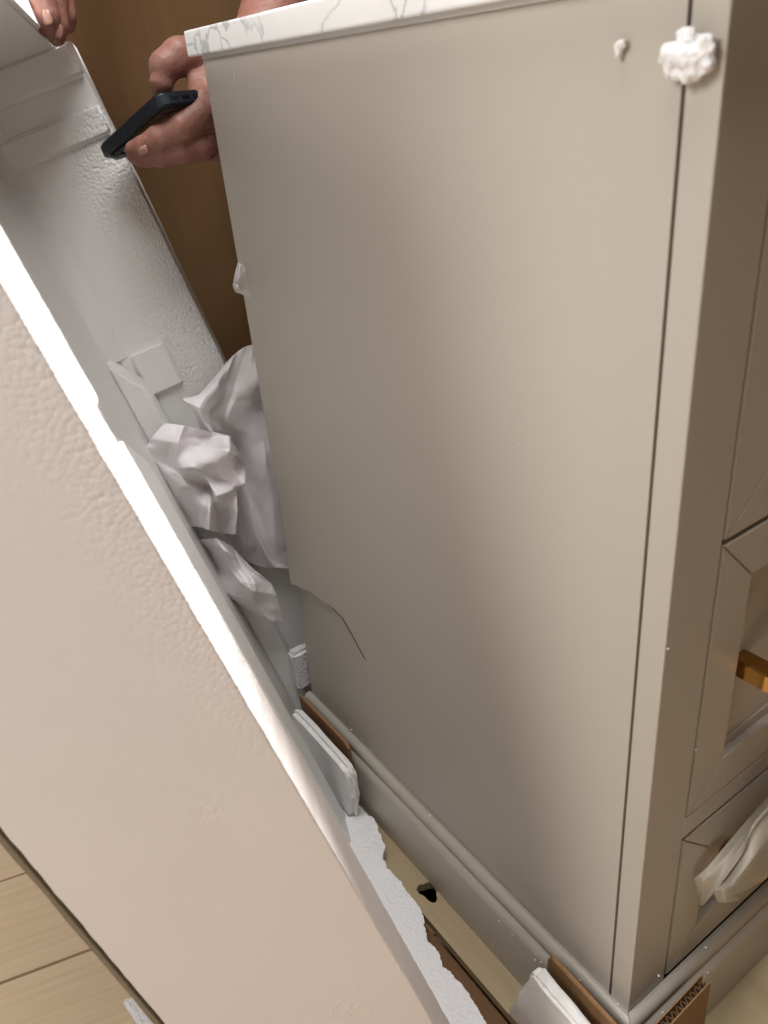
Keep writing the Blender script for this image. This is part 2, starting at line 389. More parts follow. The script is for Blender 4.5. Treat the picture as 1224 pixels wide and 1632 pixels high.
# face frame and the joint next to the panel
bm = bmesh.new(); pbox(bm, (0.003, .017, ZB), (.016, .022, ZT)); finish(bm, 'joint', M['gap'], vc, origin=vo_)
box('stile', (0, -.001, ZB), (.0478, .0185, ZT), M['paint'], vc, .0012, 2, vo_)
box('stile', (VW - .0478, -.001, ZB), (VW, .0185, ZT), M['paint'], vc, .0012, 2, vo_)
box('stile', (.302, -.001, ZB), (.33, .0185, ZT), M['paint'], vc, .0012, 2, vo_)
box('rail', (.0479, -.0011, .2855), (.3019, .0185, .3075), M['paint'], vc, .0008, 1, vo_)
box('rail', (.0479, -.0011, .835), (VW - .0479, .0185, ZT - .0003), M['paint'], vc, .0008, 1, vo_)
box('carcass', (.0165, .022, ZB), (VW, .535, ZT - .001), M['gap'], vc, 0, 1, vo_)
def panel_front(kind, x0, x1, z0, z1, y=-.001, fw=.038):
    """inset shaker front: four mitred members round a recessed panel"""
    g = .0000
    root = box(kind, (x0 + fw - .006, y + .0085, z0 + fw - .006), (x1 - fw + .006, y + .017, z1 - fw + .006), M['paint'], vc, 0, 1, vo_)
    e = .00035
    def member(p):
        bm = bmesh.new(); prism(bm, [Vector((a, y, b)) for a, b in p], (0, .0165, 0))
        bmesh.ops.recalc_face_normals(bm, faces=bm.faces)
        bmesh.ops.bevel(bm, geom=[e_ for e_ in bm.edges if all(abs(v.co.y - y) < 1e-6 for v in e_.verts)], offset=.0007, segments=2, affect='EDGES')
        o = finish(bm, 'frame_member', M['paint'], root, origin=vo_)
    member([(x0, z0 + e), (x0 + fw, z0 + fw + e), (x0 + fw, z1 - fw - e), (x0, z1 - e)])
    member([(x1, z0 + e), (x1 - fw, z0 + fw + e), (x1 - fw, z1 - fw - e), (x1, z1 - e)])
    member([(x0 + e, z1), (x0 + fw + e, z1 - fw), (x1 - fw - e, z1 - fw), (x1 - e, z1)])
    member([(x0 + e, z0), (x0 + fw + e, z0 + fw), (x1 - fw - e, z0 + fw), (x1 - e, z0)])
    # inner bead along the recess
    bm = bmesh.new()
    b0, b1, h = fw, fw + .008, y + .006
    A = [(x0 + b0, z0 + b0), (x1 - b0, z0 + b0), (x1 - b0, z1 - b0), (x0 + b0, z1 - b0)]
    B = [(x0 + b1, z0 + b1), (x1 - b1, z0 + b1), (x1 - b1, z1 - b1), (x0 + b1, z1 - b1)]
    va = [bm.verts.new((p[0], h, p[1])) for p in A]; vb = [bm.verts.new((p[0], h + .0012, p[1])) for p in B]
    vd = [bm.verts.new((p[0], h + .004, p[1])) for p in B]; ve = [bm.verts.new((p[0], h + .004, p[1])) for p in A]
    for k in range(4):
        q = (k + 1) % 4
        for P, Q in ((va, vb), (vb, vd), (vd, ve), (ve, va)): bm.faces.new((P[k], P[q], Q[q], Q[k]))
    finish(bm, 'inner_bead', M['paint'], root, origin=vo_)
    return root
def pull(parent, x0, x1, z):
    bm = bmesh.new(); path = []
    ya, yb, r = .0072, -.030, .012
    path.append((x0, ya))
    for k in range(7): a = math.pi / 2 * k / 6; path.append((x0 + r - r * math.cos(a), yb + r - r * math.sin(a)))
    for k in range(7): a = math.pi / 2 * k / 6; path.append((x1 - r + r * math.sin(a), yb + r - r * math.cos(a)))
    path.append((x1, ya)); rings = []
    for i, p in enumerate(path):
        a = Vector(path[max(0, i - 1)]); c = Vector(path[min(len(path) - 1, i + 1)]); d = (c - a).normalized(); nn = Vector((-d.y, d.x))
        tk = .0165; sec = []
        for (s, h) in ((0, -.0065), (.0015, -.0078), (tk - .0015, -.0078), (tk, -.0065), (tk, .0065), (tk - .0015, .0078), (.0015, .0078), (0, .0065)):
            sec.append(bm.verts.new((p[0] + nn.x * s, p[1] + nn.y * s, z + h)))
        rings.append(sec)
    for A, B in zip(rings, rings[1:]):
        for k in range(8): bm.faces.new((A[k], A[(k + 1) % 8], B[(k + 1) % 8], B[k]))
    bm.faces.new(rings[0]); bm.faces.new(rings[-1][::-1])
    o = finish(bm, 'pull_handle', M['gold'], parent, origin=vo_); auto_smooth(o, 40)
    return o
DX0, DX1 = .0502, .2998
d1 = panel_front('drawer_front', DX0, DX1, .5595, .8325)
d2 = panel_front('drawer_front', DX0, DX1, .3085, .5555)
d3 = panel_front('drawer_front', DX0, DX1, .1015, .2815)
pull(d1, .110, .240, .70); pull(d2, .094, .246, .430); pull(d3, .122, .246, .198)
for a, b in ((.3325, .519), (.5215, .7098)):
    d = panel_front('door', a, b, .1015, .8325)
    pull(d, a + .06, a + .125, .60)
# base with moulding, mitred round the corner
prof = [(0, .0985), (.0035, .1000), (.0075, .0985), (.0100, .0950), (.0105, .0905), (.0090, .0868), (.0092, .0850), (.0122, .0825), (.0150, .0785), (.0160, .0730), (.0160, .0), (.0, .0)]
def sweep(name, path, closed_prof=True):
    bm = bmesh.new(); rings = [[bm.verts.new(f(d, z)) for d, z in prof] for f in path]
    for A, B in zip(rings, rings[1:]):
        for k in range(len(prof)): q = (k + 1) % len(prof); bm.faces.new((A[k], A[q], B[q], B[k]))
    bm.faces.new(rings[0]); bm.faces.new(rings[-1][::-1])
    o = finish(bm, name, M['paint'], vc, origin=vo_); auto_smooth(o, 40); return o
sweep('base_moulding', [lambda d, z: (-d, .545, z), lambda d, z: (-d, -d - .001, z)])
sweep('base_moulding', [lambda d, z: (-d + .0003, -d - .0013, z), lambda d, z: (VW, -d - .0013, z)])
box('underside', (.001, .0, .001), (VW, .53, ZB - .0005), M['gap'], vc, 0, 1, vo_)
# marble counter
box('sealant', (-.003, -.006, ZT), (VW - .004, .535, ZT + .003), M['caulk'], vc, 0, 1, vo_)
box('countertop', (-.0105, -.02, ZT + .003), (VW + .012, .549, ZT + .0235), M['marble'], vc, .002, 3, vo_)

# ================================================================== FOAM TRAY (tilted side cap)
ROT = Matrix((TW, TV, TU)).transposed()
T0 = Vector((-.2, .27, .04))
tray = empty('foam_packing_tray', ROT @ T0, 'large white foam packing tray tilted away from the cabinet side', 'packing foam', rot=ROT)
def section_sweep(name, poly_at, us, mt, smooth=30):
    bm = bmesh.new(); rings = []
    for u in us:
        rings.append([bm.verts.new(Vector((p[0], p[1], u)) - T0) for p in poly_at(u)])
    n = len(rings[0])
    for A, B in zip(rings, rings[1:]):
        for k in range(n): bm.faces.new((A[k], A[(k + 1) % n], B[(k + 1) % n], B[k]))
    bm.faces.new(rings[0]); bm.faces.new(rings[-1][::-1])
    o = finish(bm, name, mt, tray); auto_smooth(o, smooth); return o
def jit(u, s, a, k): return a * (noise.noise(Vector((u * s, k, 0))) + .5 * noise.noise(Vector((u * s * 2.7, k + 9, 0))))
def front_poly(u):
    e = -.1145 + .0004 * noise.noise(Vector((u * 60, 1, 0))); r = .0012
    saw = .0011 * abs(noise.noise(Vector((u * 330, 4, 0)))) - .0004
    if u < .50: e += .0003 * noise.noise(Vector((u * 420, 3, 0))) - .0025 * max(0, noise.noise(Vector((u * 45, 31, 0))) - .35)
    step = .0005
    if u < .755: step = -.012 + .0015 * noise.noise(Vector((u * 60, 5, 5)))
    if u < .727: step = .0005 - .03 * max(0, .62 - u) * .6
    back = step + .0005 * noise.noise(Vector((u * 150, 2, 0)))
    lf = -.2705 + .0004 * noise.noise(Vector((u * 90, 7, 0)))
    c = .0075 + .0012 * noise.noise(Vector((u * 40, 8, 0)))
    return [(lf, -.052 + c), (lf + c * .5, -.0524), (-.19, -.0524), (e - r - saw, -.0524), (e, -.0524 + r + saw * .6),
            (e, back), (e - .0016, back + .0008), (e - .0020, back + .011 + .0012 * noise.noise(Vector((u * 120, 7, 2)))), (e - .004, back + .013), (lf, back + .016)]
us = [.04 + (1.05 - .04) * i / 1000 for i in range(1001)]
section_sweep('front_wall', front_poly, us, M['eps_front'], 22)
section_sweep('side_wall', lambda u: [(-.2700, .0175), (-.2000, .0175), (-.2000, .22), (-.199, .40), (-.2000, .553), (-.2700, .553)], [.041 + 1.0 * i / 40 for i in range(41)], M['eps'])
def back_poly(u):
    r = .006; e = -.0790 + jit(u, 14, .0012, 11); v0 = .5545
    return [(-.2700, v0), (-.2150, v0), (-.16, v0 - .0006 * math.sin(u * 40)), (-.12, v0), (e - r, v0), (e - r * .3, v0 + r * .3), (e, v0 + r), (e, v0 + .047), (e - .004, v0 + .05), (-.2700, v0 + .05)]
section_sweep('back_wall', back_poly, [.055 + (1.0 - .055) * i / 160 for i in range(161)], M['eps_back'])
section_sweep('edge_strip', lambda u: [(-.2740 - .0008 * noise.noise(Vector((u * 30, 0, 0))), -.0500), (-.2712, -.0500), (-.2712, .30), (-.2740, .30)], [.05 + .95 * i / 200 for i in range(201)], M['strip'])  # thin grey-brown strip along the tray's outer left edge
# fillet between side and back, shallow ribs and pads
section_sweep('corner_fillet', lambda u: [(-.2002, .5547), (-.2002, .530), (-.1975, .542), (-.192, .5500), (-.180, .5547)], [.69, .8, .9, .999], M['eps'], 60)
def tbox(name, lo, hi, mt, bev=.003, taper=0.0):
    bm = bmesh.new(); pbox(bm, lo, hi)
    if taper:
        for v in bm.verts:
            if abs(v.co.y - lo[1]) < 1e-6:
                v.co.z += taper if abs(v.co.z - lo[2]) < 1e-6 else -taper
    bmesh.ops.bevel(bm, geom=bm.edges[:], offset=bev, segments=3, affect='EDGES')
    bmesh.ops.translate(bm, verts=bm.verts, vec=-T0)
    o = finish(bm, name, mt, tray); auto_smooth(o, 50); return o
tbox('rib', (-.199, .5495, .908), (-.0815, .5560, .941), M['eps_back'], .0025, .002)
tbox('rib', (-.199, .5475, .965), (-.0800, .5560, 1.003), M['eps'], .003, .003)
tbox('pad', (-.176, .5475, .637), (-.1345, .5560, .691), M['eps'], .0022)
tbox('top_wall', (-.2701, -.0525, 1.0), (-.0930, .6040, 1.055), M['eps'], .004)
# thick lower half of the side wall, with a chamfered head
bm = bmesh.new()
prism(bm, [Vector((-.2003, .515, .042)), Vector((-.172, .515, .042)), Vector((-.172, .515, .655)), Vector((-.2003, .515, .700))], (0, .040, 0))
bmesh.ops.translate(bm, verts=bm.verts, vec=-T0); bmesh.ops.bevel(bm, geom=bm.edges[:], offset=.003, segments=2, affect='EDGES')
auto_smooth(finish(bm, 'buttress', M['eps'], tray), 50)
bm = bmesh.new()
prism(bm, [Vector((-.2003, .30, .042)), Vector((-.178, .30, .042)), Vector((-.178, .30, .62)), Vector((-.2003, .30, .67))], (0, .055, 0))
bmesh.ops.translate(bm, verts=bm.verts, vec=-T0); bmesh.ops.bevel(bm, geom=bm.edges[:], offset=.003, segments=2, affect='EDGES')
auto_smooth(finish(bm, 'buttress', M['eps'], tray), 50)
def roughen(me, fn):
    n = len(me.vertices); co_a = np.empty(n * 3, np.float32); no_a = np.empty(n * 3, np.float32)
    me.vertices.foreach_get('co', co_a); me.vertices.foreach_get('normal', no_a)
    P = co_a.reshape(-1, 3); d = np.array([fn(Vector(p)) for p in P.tolist()], np.float32)
    me.vertices.foreach_set('co', (P + no_a.reshape(-1, 3) * d[:, None]).ravel()); me.update()
def sdf_mesh(name, chains, vox, k, k_in=.002):
    """one continuous skin over chains of tapering segments: smooth distance field, then surface nets"""
    P = np.array([[*p, r] for ch in chains for p, r in ch], float)
    lo = (P[:, :3] - P[:, 3:]).min(0) - 3 * vox - k; hi = (P[:, :3] + P[:, 3:]).max(0) + 3 * vox + k
    nx, ny, nz = (np.ceil((hi - lo) / vox).astype(int) + 1)
    G = np.stack(np.meshgrid(lo[0] + vox * np.arange(nx), lo[1] + vox * np.arange(ny), lo[2] + vox * np.arange(nz), indexing='ij'), -1).astype(np.float32)
    D = np.full((nx, ny, nz), 1.0, np.float32)
    def smin(a, b, kk):
        h = np.clip(kk - np.abs(a - b), 0, None) / kk; return np.minimum(a, b) - h * h * kk * .25
    for ch in chains:
        c = None
        for (a, ra), (b, rb) in zip(ch, ch[1:]):
            a = np.array(a, np.float32); d = np.array(b, np.float32) - a; rm = max(ra, rb) + 2 * k
            i0 = np.maximum(0, np.floor((np.minimum(a, a + d) - rm - lo) / vox).astype(int)); i1 = np.ceil((np.maximum(a, a + d) + rm - lo) / vox).astype(int) + 1
            w_ = tuple(slice(x, y) for x, y in zip(i0, i1)); g = G[w_] - a
            t = np.clip((g @ d) / max(1e-12, float(d @ d)), 0, 1); g = g - t[..., None] * d
            q = np.sqrt(np.einsum('...i,...i', g, g)) - (ra + (rb - ra) * t)
            if c is None: c = np.full((nx, ny, nz), 1.0, np.float32)
            c[w_] = smin(c[w_], q, k_in)
        D = smin(D, c, k)
    ins = D < 0
    cnt = np.zeros((nx - 1, ny - 1, nz - 1), np.float32); acc = np.zeros((nx - 1, ny - 1, nz - 1, 3), np.float32)
    base = np.stack(np.meshgrid(np.arange(nx - 1), np.arange(ny - 1), np.arange(nz - 1), indexing='ij'), -1)
    sl = lambda o: (slice(o[0], o[0] + nx - 1), slice(o[1], o[1] + ny - 1), slice(o[2], o[2] + nz - 1))
    for axis in range(3):
        for o1 in (0, 1):
            for o2 in (0, 1):
                o = [0, 0, 0]; r = [x for x in range(3) if x != axis]; o[r[0]] = o1; o[r[1]] = o2
                p = o[:]; p[axis] = 1
                A, B = D[sl(o)], D[sl(p)]; m = (A < 0) != (B < 0)
                t = np.where(m, A / np.where(m, A - B, 1), 0)
                cnt += m
                for x in range(3): acc[..., x] += m * (o[x] + (t if x == axis else 0))
    has = cnt > 0; idx = -np.ones(cnt.shape, int); idx[has] = np.arange(int(has.sum()))
    V = lo + vox * (base[has] + acc[has] / cnt[has][:, None]); Fc = []
    for axis in range(3):
        r = [x for x in range(3) if x != axis]
        A = np.take(ins, range(0, ins.shape[axis] - 1), axis); B = np.take(ins, range(1, ins.shape[axis]), axis)
        I = np.argwhere(A != B)
        I = I[(I[:, r[0]] > 0) & (I[:, r[1]] > 0) & (I[:, r[0]] < cnt.shape[r[0]]) & (I[:, r[1]] < cnt.shape[r[1]])]
        e1 = np.zeros(3, int); e1[r[0]] = 1; e2 = np.zeros(3, int); e2[r[1]] = 1
        g = lambda J: idx[J[:, 0], J[:, 1], J[:, 2]]
        Q = np.stack([g(I - e1 - e2), g(I - e2), g(I), g(I - e1)], 1)
        f = A[tuple(np.argwhere(A != B)[0])] if False else None
        inside = ins[I[:, 0], I[:, 1], I[:, 2]]
        if axis == 1: inside = ~inside
        Q[~inside] = Q[~inside][:, ::-1]
        Fc.append(Q)
    Fc = np.concatenate(Fc)
    me = bpy.data.meshes.new(name); me.from_pydata(V.tolist(), [], Fc.tolist()); me.update(); return me

# ================================================================== LOOSE FOAM
def slab(name, poly, ext, mt, label, cat, parent=None, bev=.003, rough=0.0, group=None):
    bm = bmesh.new(); prism(bm, poly, ext)
    bmesh.ops.recalc_face_normals(bm, faces=bm.faces)
    bmesh.ops.bevel(bm, geom=bm.edges[:], offset=bev, segments=2, affect='EDGES')
    c = sum((v.co for v in bm.verts), Vector()) / len(bm.verts)
    c.z = min(v.co.z for v in bm.verts)
    if rough:
        bmesh.ops.triangulate(bm, faces=bm.faces)
        bmesh.ops.subdivide_edges(bm, edges=[e for e in bm.edges if e.calc_length() > .008], cuts=2, use_grid_fill=True)
        for v in bm.verts: v.co += Vector((noise.noise(v.co * 130), noise.noise(v.co * 130 + Vector((5, 5, 5))), noise.noise(v.co * 130 + Vector((9, 1, 4))))) * rough
    o = finish(bm, name, mt, parent, origin=None if parent else c)
    if not parent:
        o.location = c; tag(o, label, cat, group)
    auto_smooth(o, 65 if rough else 40); return o
# broken sheet lying on the pallet: ragged right edge
def broken_sheet():
    zt = .021
    key = [(582, 1296), (596, 1304), (607, 1330), (613, 1350), (610, 1365), (618, 1385), (640, 1405), (650, 1425), (672, 1450), (683, 1500), (700, 1520), (708, 1540), (745, 1580), (768, 1615), (790, 1660), (800, 1700), (830, 1790)]
    pts = [at_axis(*k, 2, zt) for k in key]; edge = []
    for a, b in zip(pts, pts[1:]):
        n = max(2, int((b - a).length / .0022))
        for i in range(n):
            p = a.lerp(b, i / n); edge.append(p + Vector((random.uniform(-.0007, .0007) + .0022 * noise.noise(p * 90), random.uniform(-.0006, .0006), 0)))
    left = [at_axis(527, 1309, 2, zt)]
    bl = Vector((-.150, edge[-1].y, zt)); tl = Vector((-.150, left[0].y + .02, zt))
    def clip(p):   # stay clear of the tray, which leans over the sheet
        return p
    top = [left[0]] + edge
    bm = bmesh.new()
    n = len(top); rows = []
    for p in top:
        lx = -.125 if p.y < .3 else lerp(-.125, left[0].x - .004, (p.y - .3) / max(1e-6, left[0].y - .3))
        row = []
        for k in range(9):
            q = Vector((lerp(p.x, min(lx, p.x - .002), k / 8), p.y, 0))
            row.append(q)
        rows.append(row)
    def zt_(q): return zt + .0012 * fbm(q, 40, 2)
    T = [[bm.verts.new((q.x, q.y, zt_(q))) for q in r] for r in rows]
    B = [[bm.verts.new((q.x - (.003 + .004 * noise.noise(q * 200) if k == 0 else 0), q.y, .0015)) for k, q in enumerate(r)] for r in rows]
    for i in range(n - 1):
        for k in range(8):
            bm.faces.new((T[i][k], T[i][k + 1], T[i + 1][k + 1], T[i + 1][k])); bm.faces.new((B[i][k], B[i + 1][k], B[i + 1][k + 1], B[i][k + 1]))
        bm.faces.new((T[i][0], T[i + 1][0], B[i + 1][0], B[i][0])); bm.faces.new((T[i][8], B[i][8], B[i + 1][8], T[i + 1][8]))
    for i in (0, n - 1):
        for k in range(8): bm.faces.new((T[i][k], B[i][k], B[i][k + 1], T[i][k + 1]))
    o = finish(bm, 'foam_sheet', M['eps_broken'], None, origin=(-.08, .2, .0015)); o.location = (-.08, .2, .0015)
    tag(o, 'flat white foam sheet with ragged torn edge lying beside cabinet base', 'packing foam'); auto_smooth(o, 40)
broken_sheet()
# back corner protector and its hardboard strip
slab('foam_corner_block', [Vector((-.031, y, z)) for y, z in [(.388, .018), (.378, .060), (.379, .096), (.386, .107), (.400, .110), (.475, .112), (.520, .110), (.520, .018)]], (-.014, 0, 0), M['eps'],
     'small upright foam block beside the back end of the base', 'packing foam', bev=.0055, rough=.0009)
slab('hardboard_strip', [Vector((-.0185, y, z)) for y, z in [(.415, .002), (.413, .106), (.422, .112), (.535, .112), (.535, .002)]], (-.0040, 0, 0), M['carton_edge'],
     'narrow brown board strip between small foam block and cabinet base', 'board', bev=.0006)
# foam step the block stands on
slab('foam_offcut', [Vector((x, y, .0015)) for x, y in [(-.024, .372), (-.056, .388), (-.056, .53), (-.024, .53)]], (0, 0, .0155), M['eps_broken'], 'thin foam offcut lying under the small upright foam block', 'packing foam', bev=.002, rough=.0008)
# rough chunk behind the back corner
slab('foam_chunk', [Vector((x, y, .10)) for x, y in [(-.013, .553), (.03, .551), (.035, .570), (-.011, .572)]], (-.002, 0, .062), M['eps_broken'], 'crumbly grey-white foam chunk jammed behind cabinet back corner', 'packing foam', bev=.004, rough=.003)
# front corner protector, broken
slab('foam_corner_guard', [Vector((-.033, y, z)) for y, z in [(.105, .002), (.094, .030), (.088, .060), (.078, .085), (.074, .106), (.068, .113), (.058, .110), (.040, .108), (.010, .104), (-.03, .100), (-.06, .094), (-.06, .002)]], (-.014, 0, 0), M['eps'],
     'torn white foam guard standing at the front corner of the base', 'packing foam', bev=.003, rough=.0014)
slab('cardboard_guard', [Vector((-.0185, y, z)) for y, z in [(.078, .002), (.074, .104), (.069, .1125), (.030, .111), (.0, .109), (-.05, .105), (-.05, .002)]], (-.0042, 0, 0), M['carton_edge'],
     'brown cardboard strip between torn foam guard and base moulding', 'cardboard', bev=.0008)
# corrugated cardboard piece on the front of the base
cgr = empty('corrugated_guard', (.04, -.03, .002), 'brown corrugated cardboard piece against the front of the base', 'cardboard')
cgo = (.04, -.03, .002)
def cg_top(x): return .120 - .07 * (x - .066)* -.35
xa, xb = -.02, .0695
for y, nm in ((-.0245, 'liner'), (-.0325, 'liner')):
    bm = bmesh.new(); prism(bm, [Vector((xa, y, .002)), Vector((xb + .004, y, .002)), Vector((xb, y, .113)), Vector((xa, y, .104))], (0, .0012, 0)); finish(bm, nm, M['carton_edge'], cgr, origin=cgo)
bm = bmesh.new(); pv = None; N = 110
for i in range(N + 1):
    x = lerp(xa + .001, xb - .001, i / N); y = -.0278 + .0026 * math.sin(i / N * 2 * math.pi * 14); zt = lerp(.1005, .1095, i / N) + .0015 * noise.noise(Vector((x * 300, 0, 0)))
    cur = (bm.verts.new((x, y, .003)), bm.verts.new((x, y, zt)))
    if pv: bm.faces.new((pv[0], cur[0], cur[1], pv[1]))
    pv = cur
o = finish(bm, 'fluting', M['carton_dark'], cgr, origin=cgo); md = o.modifiers.new('t', 'SOLIDIFY'); md.thickness = .0006
# white scrap on the floor next to the tray
sc = at_axis(226, 1622, 2, FZ)
slab('foam_scrap', [sc + Vector((-.012, .022, .001)), sc + Vector((.03, .0, .001)), sc + Vector((.02, -.045, .001)), sc + Vector((-.004, -.03, .001))], (0, 0, .02), M['eps_broken'], 'small white foam scrap on the floor boards beside the tray', 'packing foam', bev=.003, rough=.001)

# crumbs stuck to the panel
def blob(name, c, size, seed, label, parts, cat='foam crumb'):
    me2 = sdf_mesh(name, [[(Vector((dx, dy, dz)), r), (Vector((dx + .0006, dy + .0003, dz)), r * .8)] for dx, dy, dz, r in parts], size, .0014)
    o = link(name, me2)
    roughen(me2, lambda c: .0008 * noise.noise(c * 330 + Vector((seed, 0, 0))) + .0003 * noise.noise(c * 900))
    me2.materials.clear(); me2.materials.append(M['eps_broken']); me2.shade_smooth(); o.location = c
    return tag(o, label, cat)
rr = random.Random(3)
big = [(-.001, 0, 0, .0062), (-.0015, .004, .001, .0055), (-.001, -.004, -.001, .0055), (-.001, .001, .0035, .005)]
for k in range(34):
    a = rr.uniform(0, 2 * math.pi); d = math.sqrt(rr.random())
    big.append((rr.uniform(-.0035, .002), .0112 * d * math.cos(a), .0078 * d * math.sin(a), rr.uniform(.0022, .0038)))
for (y, z) in ((.0125, .000), (.010, .0035), (.0085, -.004), (.004, .0085), (0, .009), (-.009, .0055), (-.0105, .002), (-.0105, -.003), (-.009, .0), (.0, -.0085), (-.004, -.0075), (.004, -.0065)): big.append((-.001, y, z, .0028))
blob('foam_crumb', (-.0045, .0140, .8287), .0005, 1, 'large white foam crumb stuck across the panel joint near the top', big)
blob('foam_crumb', (-.0032, .0545, .8340), .0004, 5, 'small white foam crumb stuck on the side panel near the top', [(0, 0, .0018, .0022), (0, -.0012, .0024, .0020), (0, .0016, .0012, .0018), (0, .0009, -.0012, .0016), (0, .0012, -.0032, .0010)])
# scattered specks
bm = bmesh.new()
def speck(p, r, st=(1, 1, 1)):
    t = bmesh.new(); bmesh.ops.create_icosphere(t, subdivisions=1, radius=r)
    for v in t.verts: v.co = Vector((v.co.x * st[0], v.co.y * st[1], v.co.z * st[2])) * random.uniform(.8, 1.2)
    bmesh.ops.translate(t, verts=t.verts, vec=p); me = bpy.data.meshes.new('t'); t.to_mesh(me); t.free(); bm.from_mesh(me); bpy.data.meshes.remove(me)
for px, py, r in ((374, 118, .0009), (451, 314, .0006), (520, 110, .0004), (826, 708, .0006), (876, 1184, .0006), (595, 60, .0004), (700, 900, .0003)):
    speck(at_axis(px, py, 0, -.0006), r, (.6, .7, 2.0 if px == 374 else 1))
for px, py in ((685, 1300), (740, 1355), (797, 1412), (686, 1300), (925, 1562), (985, 1600), (560, 1163), (590, 1196)): speck(at_axis(px, py, 0, -.0105), .0008)
for px, py in ((795, 1468), (785, 1507), (817, 1490), (853, 1530), (862, 1533)): speck(at_axis(px, py, 0, -.0165), .0007)
for px, py in ((1065, 1034), (1109, 1195)): speck(at_axis(px, py, 1, -.0016), .0009, (1.6, .5, .7))
for px, py in ((1125, 1510), (1128, 1550), (1056, 1613), (1075, 1605), (1050, 1555)): speck(at_axis(px, py, 1, -.0165), .0009)
o = finish(bm, 'foam_specks', M['eps']); tag(o, 'tiny white foam specks scattered over cabinet side and base', 'foam specks', kind='stuff')

# ================================================================== PAPER AND FILM
def crumple(name, net, sub, amp, mt, label, cat, seed, plane=('v', .5545), thick=.00025, folds=14, wav=0.0):
    rnd = random.Random(seed); R, C = len(net), len(net[0]); pts = []
    fl_ = []
    for _ in range(folds):
        a = rnd.uniform(0, math.pi); fl_.append((math.cos(a), math.sin(a), rnd.uniform(-.2, 1.2) , rnd.uniform(.05, .22), rnd.choice((-1, 1)) * rnd.uniform(.4, 1)))
    def P(n):
        if plane[0] == 'v': return at_v(n[0], n[1], plane[1] - n[2])
        return at_axis(n[0], n[1], 1, n[2])
    N3 = [[P(n) for n in r] for r in net]
    H, Wd = (R - 1) * sub, (C - 1) * sub
    def cr(p0, p1, p2, p3, t): return .5 * ((2 * p1) + (p2 - p0) * t + (2 * p0 - 5 * p1 + 4 * p2 - p3) * t * t + (3 * p1 - p0 - 3 * p2 + p3) * t ** 3)
    def at(i, j): return N3[max(0, min(R - 1, i))][max(0, min(C - 1, j))]
    for i in range(H + 1):
        row = []; a = min(i // sub, R - 2); s = i / sub - a
        for j in range(Wd + 1):
            b = min(j // sub, C - 2); t = j / sub - b
            sm = cr(*[cr(*[at(a + x, b + y) for y in (-1, 0, 1, 2)], t) for x in (-1, 0, 1, 2)], s)
            li = at(a, b).lerp(at(a, b + 1), t).lerp(at(a + 1, b).lerp(at(a + 1, b + 1), t), s)
            p = sm.lerp(li, .35)
            gx, gy = j / Wd, i / H; h = 0
            for (c_, s_, o_, w_, k_) in fl_:
                d = abs(c_ * gx + s_ * gy - o_ * .5 - .1); al = -s_ * gx + c_ * gy
                ext = max(0, min(1, 1.6 * noise.noise(Vector((al * 2.2, o_ * 9, seed))) + .5))
                h += k_ * max(0, 1 - d / w_) ** 1.3 * ext
            q = Vector((gx * 3.2 + .5 * noise.noise(Vector((gx * 4, gy * 4, seed))), gy * 3.2, seed))
            h = h * .75 + .5 * (1 - 2.4 * abs(noise.noise(q))) + .16 * (1 - 2 * abs(noise.noise(q * 2.6 + Vector((3, 1, 7)))))
            nrm = (CAM - p).normalized()
            row.append(p + nrm * amp * h)
        pts.append(row)
    c = sum((q for r in N3 for q in r), Vector()) / (R * C)
    o = grid_mesh(name, pts, mt, None, smooth=True, thick=thick, origin=c); o.location = c
    auto_smooth(o, 14)
    return tag(o, label, cat)
crumple('wrapping_paper', [
    [(357, 582, .01), (372, 566, .03), (390, 553, .04), (415, 546, .03), (440, 545, .015)],
    [(318, 628, .03), (345, 612, .05), (375, 610, .03), (415, 600, .045), (450, 600, .015)],
    [(291, 637, .05), (318, 650, .08), (360, 665, .045), (415, 655, .02), (460, 665, .025)],
    [(312, 662, .04), (340, 690, .06), (380, 715, .02), (425, 740, .04), (480, 730, .015)],
    [(330, 720, .03), (370, 740, .04), (395, 790, .015), (435, 800, .04), (490, 800, .015)],
    [(350, 800, .02), (380, 820, .045), (410, 860, .02), (440, 880, .03), (500, 880, .015)],
    [(370, 880, .02), (395, 895, .03), (420, 905, .015), (450, 906, .025), (500, 906, .01)]],
    22, .0075, M['paper'], 'crumpled white wrapping paper sheet tucked against cabinet back edge', 'paper', 4)
crumple('wrapping_paper', [
    [(262, 674, .06), (290, 678, .075), (330, 686, .06), (365, 695, .09), (368, 700, .055)],
    [(240, 700, .06), (280, 705, .09), (320, 712, .065), (365, 720, .105), (390, 738, .06)],
    [(233, 722, .055), (275, 745, .075), (310, 745, .105), (345, 762, .07), (390, 770, .095)],
    [(262, 775, .05), (295, 770, .085), (332, 775, .06), (345, 790, .105), (378, 780, .075)],
    [(280, 810, .05), (310, 805, .08), (335, 805, .1), (350, 815, .06), (378, 815, .09)],
    [(292, 838, .05), (318, 840, .07), (333, 845, .095), (352, 850, .055), (376, 852, .08)]],
    20, .0065, M['paper'], 'folded white wrapping paper in the gap with its corner pointing left', 'paper', 9)
crumple('wrapping_paper', [
    [(308, 862, .05), (345, 858, .07), (368, 870, .055), (385, 888, .07)],
    [(330, 876, .05), (362, 880, .095), (385, 900, .07), (402, 905, .085)],
    [(345, 905, .05), (365, 915, .07), (398, 930, .105), (432, 930, .07)],
    [(338, 935, .05), (370, 948, .07), (405, 960, .095), (442, 952, .075)],
    [(365, 950, .045), (400, 975, .06), (430, 990, .08), (452, 994, .07)]],
    20, .0065, M['paper'], 'lowest wrapping paper piece, a pale wing-shaped flap hanging downward', 'paper', 15)
